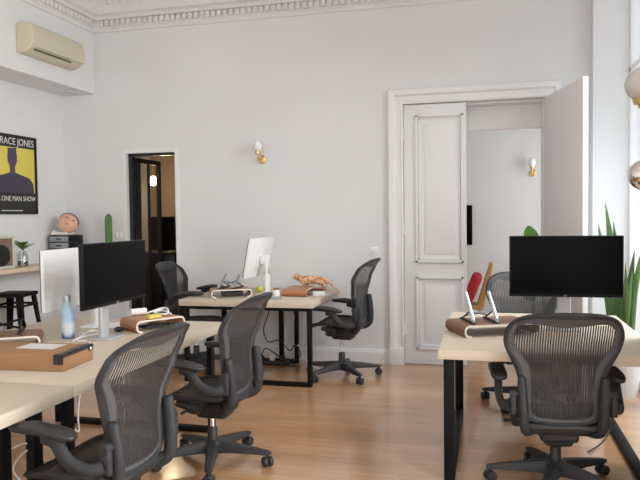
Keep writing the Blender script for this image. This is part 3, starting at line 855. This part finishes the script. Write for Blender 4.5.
MB().box((0, 0, .022), (.36, .06, .042), None, .008).build('strip_body', M['dark_plastic'], t)
for k in range(3): MB().box((-.11 + .11 * k, 0, .066), (.05, .042, .046), None, .008).build('plug', M['white_plastic'] if k == 1 else M['dark_plastic'], t)
cable('white cable hanging below the long left desk near its near leg', [(-2.05, 2.9, .68), (-2.05, 2.92, .5), (-2.02, 2.96, .42), (-2.06, 3.02, .5), (-2.05, 3.05, .68)], .005, M['cable_white'])
cable('white cable hanging from the middle of the long left desk', [(-2.0, 3.36, .68), (-2.01, 3.38, .56), (-2.06, 3.40, .46), (-2.03, 3.42, .40), (-2.08, 3.46, .02)], .005, M['cable_white'])
cable('white cable tangle between the near legs of the left desks', [(-2.30, 2.62, .68), (-2.26, 2.62, .52), (-2.20, 2.62, .42), (-2.05, 2.62, .47), (-1.96, 2.62, .36), (-2.02, 2.62, .26), (-2.12, 2.60, .35), (-2.02, 2.60, .45), (-1.94, 2.6, .30), (-2.04, 2.6, .10), (-2.2, 2.6, .02)], .005, M['cable_white'])
cable('black cable crossing the floor under the right desk', [(.76, 5.0, .50), (.70, 4.9, .30), (.78, 4.7, .12), (.72, 4.6, .02), (.60, 4.4, .008)], .005, M['cable_black'])
# ------------------------------------------------------------------ left wall: poster, air conditioner, shelf and what stands there
t = thing('poster', 'framed yellow poster of a dark bust with white lettering on the left wall', 'poster', (XL, 5.825, 1.95), 90)
pw, ph = .70, .80     # local x runs along -y of the room after rotation: rz=90 -> local x = +Y, local -y = +X
b = MB()
for a_, b_ in (((-pw / 2, -ph / 2), (-pw / 2 + .012, ph / 2)), ((pw / 2 - .012, -ph / 2), (pw / 2, ph / 2)), ((-pw / 2, -ph / 2), (pw / 2, -ph / 2 + .012)), ((-pw / 2, ph / 2 - .012), (pw / 2, ph / 2))):
    b.b2((a_[0], -.022, a_[1]), (b_[0], -.001, b_[1]))
b.build('frame', M['black_frame'], t, smooth=0)
MB().b2((-pw / 2 + .01, -.010, -ph / 2 + .01), (pw / 2 - .01, -.002, ph / 2 - .01)).build('poster_sheet', M['poster_black'], t, smooth=0)
MB().b2((-pw / 2 + .022, -.0112, -ph / 2 + .215), (pw / 2 - .03, -.0098, ph / 2 - .125)).build('yellow_field', M['poster_yellow'], t, smooth=0)
fig = [(-.31, -.185), (-.31, -.10), (-.26, -.03), (-.13, .0), (-.06, .02), (.02, .02), (.11, .0), (.24, -.03), (.295, -.09), (.305, -.185)]
MB().prism(fig, lambda u, v, q: (u, q, v), -.0122, -.0110).build('bust_torso', M['poster_figure'], t, smooth=0)
head = [(-.058, .01), (-.058, .08), (-.086, .13), (-.088, .20), (-.080, .215), (-.085, .262), (.045, .272), (.045, .215), (.052, .20), (.05, .13), (.020, .08), (.02, .01)]
MB().prism(head, lambda u, v, q: (u, q, v), -.0132, -.0120).build('bust_head', M['poster_skin'], t, smooth=0)
text('title_lettering', 'GRACE JONES', .098, M['poster_text'], t, (.318, -.0115, ph / 2 - .100), (PI / 2, 0, 0), .93, .0008, 'RIGHT')
text('subtitle_lettering', 'A ONE MAN SHOW', .070, M['poster_text'], t, (.325, -.0115, -ph / 2 + .135), (PI / 2, 0, 0), .92, .0008, 'RIGHT')
MB().b2((-.19, -.0115, -ph / 2 + .032), (.12, -.0098, -ph / 2 + .042)).build('small_print', M['paper_grey'], t, smooth=0)

t = thing('air_conditioner', 'cream wall air conditioner on the bulkhead high at the left', 'air conditioner', (XBULK, 5.80, 3.18), 0)
b = MB()
pr_ = [(0, .13), (.12, .135), (.165, .11), (.185, .02), (.175, -.06), (.13, -.115), (.06, -.14), (0, -.14)]
pr2 = catmull([(u, v, 0) for u, v in pr_], 21)
b.prism([(p.x, p.y) for p in pr2], lambda u, v, q: (u, q, v), -.41, .41)
ac = b.build('housing', M['beige'], t, smooth=30, bevel=.012)
b = MB(); b.prism([(.150, -.045), (.190, -.045), (.184, -.088), (.150, -.088)], lambda u, v, q: (u, q, v), -.36, .40); b.build('front_flap', M['beige'], t)
b = MB(); b.box((.150, -.07, -.106), (.012, .56, .014), (0, R(-38), 0)); b.build('air_slot', M['beige_dark'], t)
tag(MB().lathe([(.0, .0), (.07, .0), (.075, .006), (.075, .012), (0, .012)], n=24).build('downlight', M['paper_grey'], loc=(-4.40, 6.45, 2.862)), 'round vent set in the underside of the bulkhead', 'vent')

t = thing('wall_shelf', 'pale wooden shelf along the left wall', 'shelf', (XL, 5.5, 1.03), 0)
MB().b2((.001, -1.1, -.04), (.33, 1.15, 0), .004).build('shelf_board', M['shelf_wood'], t); MB().b2((.334, .84, -.04), (.78, 1.165, 0), .004).build('corner_board', M['desk_x'], t)
for y in (-.8, .95): MB().b2((.001, y - .012, -.20), (.022, y + .012, -.04)).b2((.001, y - .012, -.062), (.26, y + .012, -.04)).build('bracket', M['white_plastic'], t, smooth=0)

t = thing('record_frame', 'sage framed picture with a black disc, leaning on the shelf', 'picture', (-4.47, 5.40, 1.03), 82)
b = MB(); q = .155
for a_, b_ in (((-q, 0), (-q + .022, .31)), ((q - .022, 0), (q, .31)), ((-q, 0), (q, .022)), ((-q, .288), (q, .31))): b.b2((a_[0], -.012, a_[1]), (b_[0], .012, b_[1]), .002)
b.build('frame', M['sage'], t)
MB().b2((-q + .02, -.004, .02), (q - .02, .006, .29)).build('print', M['art_brown'], t, smooth=0)
MB().lathe([(0, 0), (.105, 0), (.105, .004), (0, .004)], (.0, -.0045, .125), 32, (PI / 2, 0, 0)).build('disc', M['record'], t)

t = thing('plant_jar', 'small leafy cutting in a glass jar on the shelf', 'plant', (-4.45, 5.68, 1.03), 0)
t.scale = (1.2, 1.2, 1.2)
MB().lathe([(.0, 0), (.040, 0), (.043, .006), (.043, .10), (.030, .118), (.030, .132), (.027, .132), (.027, .118), (.040, .10), (.040, .008), (0, .008)], n=22, cap=False).build('jar', M['jar_glass'], t)
MB().lathe([(0, .009), (.039, .009), (.039, .045), (0, .046)], n=18).build('soil', M['soil'], t)
MB().tube([(0, 0, .04), (.006, .004, .12), (0, 0, .17)], .005, 7).build('stem', M['leaf_dark'], t)
def leaf_blade(b, p0, d, L_, W_, bend=.3, n=7, fold=.12):
    d = Vector(d).normalized(); side = d.cross(Vector((0, 0, 1)))
    if side.length < .05: side = Vector((1, 0, 0))
    side.normalize(); nrm = side.cross(d)
    prev = None
    p0 = Vector(p0)
    for i in range(n + 1):
        t_ = i / n; wv = W_ * (math.sin(PI * min(1, t_ * .92 + .06)) ** .8) * .5
        c = p0 + d * (L_ * t_) + nrm * (-bend * L_ * t_ * t_)
        row = [b.bm.verts.new(c - side * wv + nrm * wv * fold), b.bm.verts.new(c - nrm * .0), b.bm.verts.new(c + side * wv + nrm * wv * fold),
               b.bm.verts.new(c + side * wv + nrm * (wv * fold - .003)), b.bm.verts.new(c - nrm * .004), b.bm.verts.new(c - side * wv + nrm * (wv * fold - .003))]
        if prev:
            for j in range(6): b.face((prev[j], prev[(j + 1) % 6], row[(j + 1) % 6], row[j]))
        else: b.face(row)
        prev = row
    b.face(list(reversed(prev)))
for k in range(8):
    a = k * 2.4; up = .55 + .45 * random.random()
    b = MB(); leaf_blade(b, (0, 0, .14 + .006 * k), (math.cos(a), math.sin(a), up), .10, .055, .25); b.build('leaf', M['leaf'], t, smooth=80)

t = thing('drawer_organizer', 'black framed grey drawer box at the end of the shelf', 'drawers', (-4.475, 6.425, 1.03), 0)
b = MB(); b.b2((-.125, -.125, 0), (.125, .125, .29), .003); b.build('carcass', M['black_frame'], t)
for k in range(4):
    z0 = .012 + k * .070
    dr = MB().b2((-.115, -.131, z0), (.112, -.12, z0 + .056), .003).build('drawer', M['grey_plastic'], t)
    MB().b2((-.03, -.140, z0 + .022), (.03, -.129, z0 + .034), .002).build('drawer_pull', M['dark_plastic'], dr)
    MB().b2((.12, -.112, z0), (.130, .10, z0 + .056), .003).build('side_panel', M['bezel'], t)
t = thing('face_mask', 'peach-coloured sculpted face with brown hair lying on top of the drawer box', 'mask', (-4.46, 6.40, 1.32), 0)
b = MB(); b.box((-.03, -.01, .018), (.20, .16, .034), None, .014, 3); b.sphere((-.105, -.05, .034), .026, n=12)
b.build('white_cloth', M['cloth_white'], t)
b = MB()
b.sphere((0, 0, 0), .105, (1.0, .78, 1.08), 28)
for v in b.bm.verts:
    x, y, z_ = v.co
    if y < 0:
        nose = math.exp(-((x / .016) ** 2 + ((z_ + .006) / .030) ** 2)); v.co.y -= .030 * nose
        for s in (-1, 1):
            v.co.y += .016 * math.exp(-(((x - s * .038) / .018) ** 2 + ((z_ - .026) / .013) ** 2))
            v.co.y -= .012 * math.exp(-(((x - s * .045) / .026) ** 2 + ((z_ + .022) / .022) ** 2))
        v.co.y -= .012 * math.exp(-((x / .030) ** 2 + ((z_ + .052) / .010) ** 2))
        v.co.y -= .014 * math.exp(-((x / .024) ** 2 + ((z_ + .086) / .018) ** 2))
        v.co.y -= .010 * math.exp(-((z_ - .046) / .012) ** 2) * (abs(x) < .07)
rt = (R(-30), R(30), R(30)); hc = (.040, -.02, .125)
fc = b.build('face', M['skin'], t, smooth=80, loc=hc, rot=rt)
b = MB(); b.sphere((0, .018, .022), .112, (1.0, .80, 1.0), 22)
for v in list(b.bm.verts):
    if v.co.y < -.028 and v.co.z < .070: v.co.y = v.co.y * .35 + .02; v.co.x *= .92
b.build('hair', M['hair'], fc, smooth=80)
b = MB()
for s in (-1, 1): b.sphere((s * .106, .0, 0), .024, (.45, .8, 1.2), 10)
b.build('ear', M['skin'], fc, smooth=80)
b = MB().sphere((0, -.088, -.052), .022, (1.1, .45, .32), 12); b.build('lips', M['lip'], fc, smooth=80)
b = MB()
for s in (-1, 1): b.sphere((s * .038, -.068, .026), .012, (1.3, .6, .5), 10)
b.build('eyes', M['hair'], fc, smooth=80)

t = thing('columnar_cactus', 'green column cactus in a pot between the drawer box and dark doorway', 'cactus', (-3.985, 6.48, 1.03), 0)
MB().lathe([(0, 0), (.06, 0), (.075, .12), (.078, .13), (.068, .13), (.065, .115), (0, .11)], n=24).build('pot', M['pot_white'], t)
MB().lathe([(0, .108), (.065, .113), (0, .120)], n=20).build('soil', M['soil'], t)
def cactus_col(x, y, z0, z1, r):
    b = MB(); n = 40; rows = []
    prof = [(1., z0)] + [(1., z0 + (z1 - z0) * k / 10) for k in range(1, 9)] + [(.97, z1 - .06), (.86, z1 - .03), (.6, z1 - .01), (.25, z1)]
    for s, z_ in prof:
        rows.append([b.bm.verts.new((x + r * s * (1 + .10 * math.cos(8 * q)) * math.cos(q), y + r * s * (1 + .10 * math.cos(8 * q)) * math.sin(q), z_)) for q in [2 * PI * j / n for j in range(n)]])
    for A, B in zip(rows, rows[1:]):
        for j in range(n): b.face((A[j], A[(j + 1) % n], B[(j + 1) % n], B[j]))
    b.face(rows[0]); b.face(rows[-1]); b.build('cactus_column', M['cactus'], t, smooth=80)
cactus_col(0, 0, .11, .515, .036)

def switch(label, x, z, n=1, w_=.08):
    t = thing('light_switch', label, 'switch', (x, YB, z), 0)
    MB().box((0, -.005, 0), (w_ * n, .01, .08), None, .004).build('switch_plate', M['white_plastic'], t)
    for k in range(n): MB().box(((k - (n - 1) / 2) * w_, -.012, 0), (w_ * .55, .008, .05), (R(5), 0, 0), .002).build('rocker', M['white_plastic'], t)
switch('white double switch plate left of the dark doorway', -3.975, 1.31, 2, .045)
switch('white switch plate on the wall above the side-on chair by the double door', -1.115, 1.135, 1, .085)

def stool(label, x, y, rz, H=.80):
    t = thing('bar_stool', label, 'stool', (x, y, 0), rz)
    MB().box((0, 0, H - .018), (.31, .31, .036), None, .012, 3).build('seat', M['black_metal'], t)
    for sx in (-1, 1):
        for sy in (-1, 1):
            a = Vector((sx * .138, sy * .138, H - .03)); q = Vector((sx * .215, sy * .215, .02))
            b = MB(); rings = []
            for tt in (0, 1):
                c = a.lerp(q, tt); wv = .052 - .026 * tt
                rings.append([b.bm.verts.new(c + Vector((-sx * wv * i_, -sy * wv * j_, 0))) for i_, j_ in ((0, 0), (1, 0), (1, .2), (.2, .2), (.2, 1), (0, 1))])
            A, B = rings
            for j in range(6): b.face((A[j], A[(j + 1) % 6], B[(j + 1) % 6], B[j]))
            b.face(A); b.face(list(reversed(B)))
            b.box((q.x - sx * .008, q.y - sy * .008, .012), (.034, .034, .024), None, .004)
            b.build('leg', M['black_metal'], t, smooth=0)
    for zz, r_ in ((H - .12, .148), (.30, .188)):
        b = MB()
        for s in (-1, 1):
            b.box((0, s * r_, zz), (2 * r_, .012, .022), None, .003).box((s * r_, 0, zz), (.012, 2 * r_, .022), None, .003)
        b.build('brace', M['black_metal'], t, smooth=0)
stool('black metal bar stool below the shelf on the left wall', -4.40, 5.49, 8)

# wall sconces
def sconce(label, x, y, z, s=1., mat_arm='brass'):
    t = thing('wall_sconce', label, 'wall lamp', (x, y, z), 0)
    MB().lathe([(0, 0), (.045, 0), (.045, .012), (.02, .02), (0, .02)], (0, 0, -.045), 20, (PI / 2, 0, 0)).build('backplate', M[mat_arm], t)
    MB().tube(catmull([(0, -.015, -.045), (0, -.07, -.055), (-.012 * s, -.10, -.03), (-.015 * s, -.10, .005)], 16), .008, 8).build('arm', M[mat_arm], t)
    MB().lathe([(.012, 0), (.026, .006), (.028, .03), (.024, .034)], (-.015 * s, -.10, .0), 16).build('lamp_holder', M[mat_arm], t)
    MB().lathe([(.024, .03), (.040, .055), (.046, .085), (.040, .118), (.022, .14), (0, .145)], (-.015 * s, -.10, .0), 20).build('glass_shade', M['opal_white'], t, smooth=80)
M['opal_white'] = nmat('white_opal_glass', (.86, .87, .87), .25)
sconce('brass and white glass wall lamp on the back wall above the desk', -2.285, YB, 2.135)
sconce('brass wall lamp in the hall seen through the double door', .555, 9.0, 2.05)

# ------------------------------------------------------------------ pendant with opal globe and mirrored ball by the window
t = thing('pendant_lamp', 'hanging lamp with opal globe, brass cup and mirrored ball at the right edge', 'lamp', (.787, 3.80, 0), 0)
MB().tube([(0, 0, ZC), (0, 0, 1.74)], .009, 10).build('rod', M['grey_plastic'], t)
MB().lathe([(.0, ZC - .03), (.05, ZC - .03), (.055, ZC), (0, ZC)], n=20).build('ceiling_cup', M['brass'], t)
MB().sphere((0, 0, 2.158), .096, (1, 1, .93), 32).build('opal_globe', M['opal'], t, smooth=80)
MB().lathe([(.014, 2.035), (.03, 2.038), (.03, 2.052), (.052, 2.056), (.060, 2.086), (.03, 2.092)], n=24).build('brass_cup', M['brass'], t)
MB().sphere((0, 0, 1.690), .079, (1, 1, 1), 32).build('mirror_ball', M['mirror'], t, smooth=80)

# ------------------------------------------------------------------ plants
t = thing('snake_plant', 'tall sword-leaved plant by the window behind the right desk', 'plant', (1.06, 5.86, 0), 0)
MB().lathe([(0, 0), (.11, 0), (.145, .30), (.15, .32), (.135, .32), (.13, .29), (0, .28)], n=28).build('pot', M['pot_white'], t)
MB().lathe([(0, .275), (.131, .285), (0, .295)], n=20).build('soil', M['soil'], t)
def sword(p0, top, w_, bend, mat='leaf'):
    b = MB(); p0, top = Vector(p0), Vector(top)
    n = 12; prev = None
    d = top - p0
    out = Vector((d.x, d.y, 0)); out = out.normalized() if out.length > 1e-3 else Vector((1, 0, 0))
    view = Vector((.17, .98, 0)); side = Vector((view.y, -view.x, 0)); nrm = view
    ang = random.uniform(-.45, .45); side = Vector((math.cos(ang) * side.x - math.sin(ang) * side.y, math.sin(ang) * side.x + math.cos(ang) * side.y, 0)); nrm = Vector((-side.y, side.x, 0))
    for i in range(n + 1):
        tt = i / n
        c = p0.lerp(top, tt) + out * (bend * (tt * tt - tt))
        wv = w_ * .5 * (1.0 if tt < .5 else max(.04, (1 - ((tt - .5) / .5) ** 2.0))) * (.65 + .35 * min(1, tt * 3))
        row = [b.bm.verts.new(c - side * wv + nrm * wv * .35), b.bm.verts.new(c), b.bm.verts.new(c + side * wv + nrm * wv * .35), b.bm.verts.new(c + nrm * .006)]
        if prev:
            for j in range(4): b.face((prev[j], prev[(j + 1) % 4], row[(j + 1) % 4], row[j]))
        else: b.face(row)
        prev = row
    b.face(list(reversed(prev)))
    b.build('leaf', M[mat], t, smooth=60)
for p, tp, w_, bd, mt in [((-.02, 0, .28), (-.13, .03, 1.575), .085, .05, 'leaf'), ((-.05, -.02, .28), (-.185, .02, 1.40), .08, .04, 'leaf_dark'), ((.0, .03, .28), (-.065, .05, 1.42), .08, .03, 'leaf'),
                          ((.03, -.02, .28), (.075, -.06, 1.19), .07, .10, 'leaf_dark'), ((.05, 0, .28), (.15, -.10, 1.28), .055, .16, 'leaf'), ((0, -.04, .28), (.05, -.12, 1.02), .055, .06, 'leaf'),
                          ((-.04, -.05, .28), (-.05, -.14, .98), .05, .05, 'leaf_dark'), ((.02, -.05, .28), (-.01, -.15, 1.10), .045, .05, 'leaf'), ((.06, .03, .28), (.12, .03, 1.05), .06, .05, 'leaf')]:
    sword(p, tp, w_, bd, mt)
t = thing('rubber_plant', 'round-leaved plant peeping over the black monitor in the doorway', 'plant', (.385, 6.30, 0), 0)
MB().lathe([(0, 0), (.10, 0), (.13, .26), (.12, .26), (.115, .24), (0, .235)], n=24).build('pot', M['terracotta'], t)
MB().lathe([(0, .232), (.116, .24), (0, .25)], n=20).build('soil', M['soil'], t)
MB().tube([(0, 0, .23), (.01, 0, .7), (-.01, 0, 1.2)], .010, 8).build('stem', M['leaf_dark'], t)
for k, (zz, a, up, L_) in enumerate([(1.21, 1.9, 3.2, .19), (1.12, 5.2, .8, .17), (1.0, 1.0, .8, .18), (.9, 3.4, .6, .18), (.8, 5.8, .7, .18), (.7, 2.0, .6, .17)]):
    b = MB(); leaf_blade(b, (0, 0, zz), (math.cos(a), math.sin(a), up), L_, .135, .15, n=10); b.build('leaf', M['rubber_leaf'], t, smooth=80)

# ------------------------------------------------------------------ hall: wooden lounge chair with red cushion, dark screen
t = thing('lounge_chair', 'tan plywood chair in the hall beyond the double door', 'chair', (-.12, 8.0, 0), 0)
MB().tube([(.02, 0, .38), (.10, 0, .62), (.165, 0, .93)], [.05, .05, .035], 8, up=(0, 1, 0), sx=3.2, sy=.45).build('backrest', M['tan_wood'], t, smooth=50) if 0 else None
b = MB(); b.prism([(-.02, .40), (.135, .93), (.18, .93), (.06, .40)], lambda u, v, q: (u, q, v), -.15, .15); b.build('backrest', M['tan_wood'], t, bevel=.01)
b = MB(); b.box((-.16, 0, .44), (.40, .40, .035), (0, R(6), 0), .01); b.build('seat', M['tan_wood'], t)
for sx in (-.32, .02):
    for sy in (-.17, .17): MB().tube([(sx, sy, .43), (sx + (.02 if sx > 0 else -.02), sy, .005)], [.017, .012], 8).build('leg', M['tan_wood'], t)
o = MB().box((0, 0, .0), (.12, .36, .34), None, .05, 4).build('cushion', M['red'], smooth=80, loc=(-.175, 7.99, .645), rot=(0, R(22), 0))
tag(o, 'red cushion leaning on the tan plywood chair in the hall', 'cushion')
t = thing('wall_screen', 'flat dark screen on the far hall wall beside the open door', 'screen', (-.60, 9.0, 1.35), 0)
MB().b2((-.46, -.05, -.26), (.40, -.012, .26), .006).build('panel', M['bezel'], t)
MB().b2((-.45, -.052, -.25), (.39, -.0495, .25)).build('screen', M['screen'], t, smooth=0)
MB().b2((-.12, -.014, -.1), (.12, -.001, .1)).build('wall_mount', M['black_metal'], t, smooth=0)

# ------------------------------------------------------------------ side room: cabinet, dark monitor, lit globe lamp
t = thing('black_cabinet', 'black cabinet in the dark side room', 'cabinet', (-4.06, 7.62, 0), 0)
MB().b2((-.26, -.25, .04), (.42, .25, 1.06), .005).build('carcass', M['black_metal'], t)
for s in (0, 1):
    d = MB().b2((-.25 + s * .335, -.266, .06), (.075 + s * .335, -.249, 1.05), .003).build('cabinet_door', M['steel_black'], t)
    MB().b2((.045 + s * .06, -.28, .5), (.055 + s * .06, -.264, .62)).build('handle', M['dark_plastic'], d, smooth=0)
MB().b2((-.24, -.22, 0), (.40, .22, .04)).build('plinth', M['black_metal'], t, smooth=0)
monitor('dark monitor standing on the black cabinet in the side room', (-3.93, 7.66, 1.06), 10, W=.33, H=.42, zb=DT + .03, logo=False)
t = thing('globe_lamp', 'lit round globe lamp glowing in the dark side room', 'lamp', (-4.30, 8.55, 2.0), 0)
t.location = (-4.225, 7.95, 2.37)
MB().tube([(0, 0, 0), (0, 0, -.34)], .008, 8).build('cord', M['brass'], t)
MB().sphere((0, 0, -.395), .066, n=24).build('globe', M['lamp_glow'], t, smooth=80)
MB().lathe([(.025, -.345), (.03, -.325), (.012, -.315)], n=14).build('lamp_holder', M['brass'], t)

# ------------------------------------------------------------------ light
def area(name, loc, rot, sx, sy, e, col=(1, .98, .95)):
    l = bpy.data.lights.new(name, 'AREA'); l.shape = 'RECTANGLE'; l.size = sx; l.size_y = sy; l.energy = e; l.color = col
    o = bpy.data.objects.new(name, l); COL.objects.link(o); o.location = loc; o.rotation_euler = rot
    return o
DAY = (.945, .975, 1)
def sky_area(loc, aim, sx, sy, e):
    d = Vector(aim) - Vector(loc)
    return area('sky_daylight', loc, d.to_track_quat('-Z', 'Y').to_euler(), sx, sy, e, DAY)
sl = sky_area((1.75, 4.9, 2.6), (-1.2, 5.2, 0), 1.1, 1.6, 44)
sl.data.spread = R(110)
for (a, b_), e in zip(wins[1:], (165, 215)):
    area('window_daylight', (WX + .35, (a + b_) / 2, WH / 2 + .1), (0, R(90), 0), WH - .2, b_ - a + .3, e, DAY)
area('window_daylight', ((FX0 + FX1) / 2, YF - .55, 1.9), (R(90), 0, 0), FX1 - FX0 + .4, 2.8, 60, DAY)  # frontal fill through the added window behind the viewer
area('window_daylight', (HX + .55, 7.95, 1.75), (0, R(90), 0), 2.3, 1.4, 36, (1, .98, .95))  # brightens the hall through its added window
p = bpy.data.lights.new('globe_bulb', 'POINT'); p.energy = 8; p.color = (1, .78, .5); p.shadow_soft_size = .08
po = bpy.data.objects.new('globe_bulb', p); COL.objects.link(po); po.location = (-3.95, 7.75, 1.9)

wd = bpy.data.worlds.new('daylight'); S.world = wd; wd.use_nodes = True
bg = wd.node_tree.nodes['Background']; bg.inputs[0].default_value = (.86, .92, 1, 1); bg.inputs[1].default_value = 1.1

# ------------------------------------------------------------------ camera
cam = bpy.data.cameras.new('camera'); co = bpy.data.objects.new('camera', cam); COL.objects.link(co)
cam.sensor_fit = 'HORIZONTAL'; cam.sensor_width = 36; cam.lens = 670 / 640 * 36; cam.clip_start = .05
yw, pt, rl = R(14.1), R(2.1), R(.7)
fw = Vector((-math.sin(yw) * math.cos(pt), math.cos(yw) * math.cos(pt), -math.sin(pt)))
rt0 = Vector((math.cos(yw), math.sin(yw), 0)); up0 = rt0.cross(fw)
rt_ = rt0 * math.cos(rl) - up0 * math.sin(rl); up_ = up0 * math.cos(rl) + rt0 * math.sin(rl)
co.matrix_world = Matrix(((rt_.x, up_.x, -fw.x, 0), (rt_.y, up_.y, -fw.y, 0), (rt_.z, up_.z, -fw.z, 1.5), (0, 0, 0, 1)))
S.camera = co
S.view_settings.view_transform = 'Standard'; S.view_settings.look = 'None'
S.view_settings.exposure = 0.36; S.view_settings.gamma = 1; S.view_settings.use_curve_mapping = False
S.cycles.max_bounces = 8; S.cycles.diffuse_bounces = 5; S.cycles.transparent_max_bounces = 16
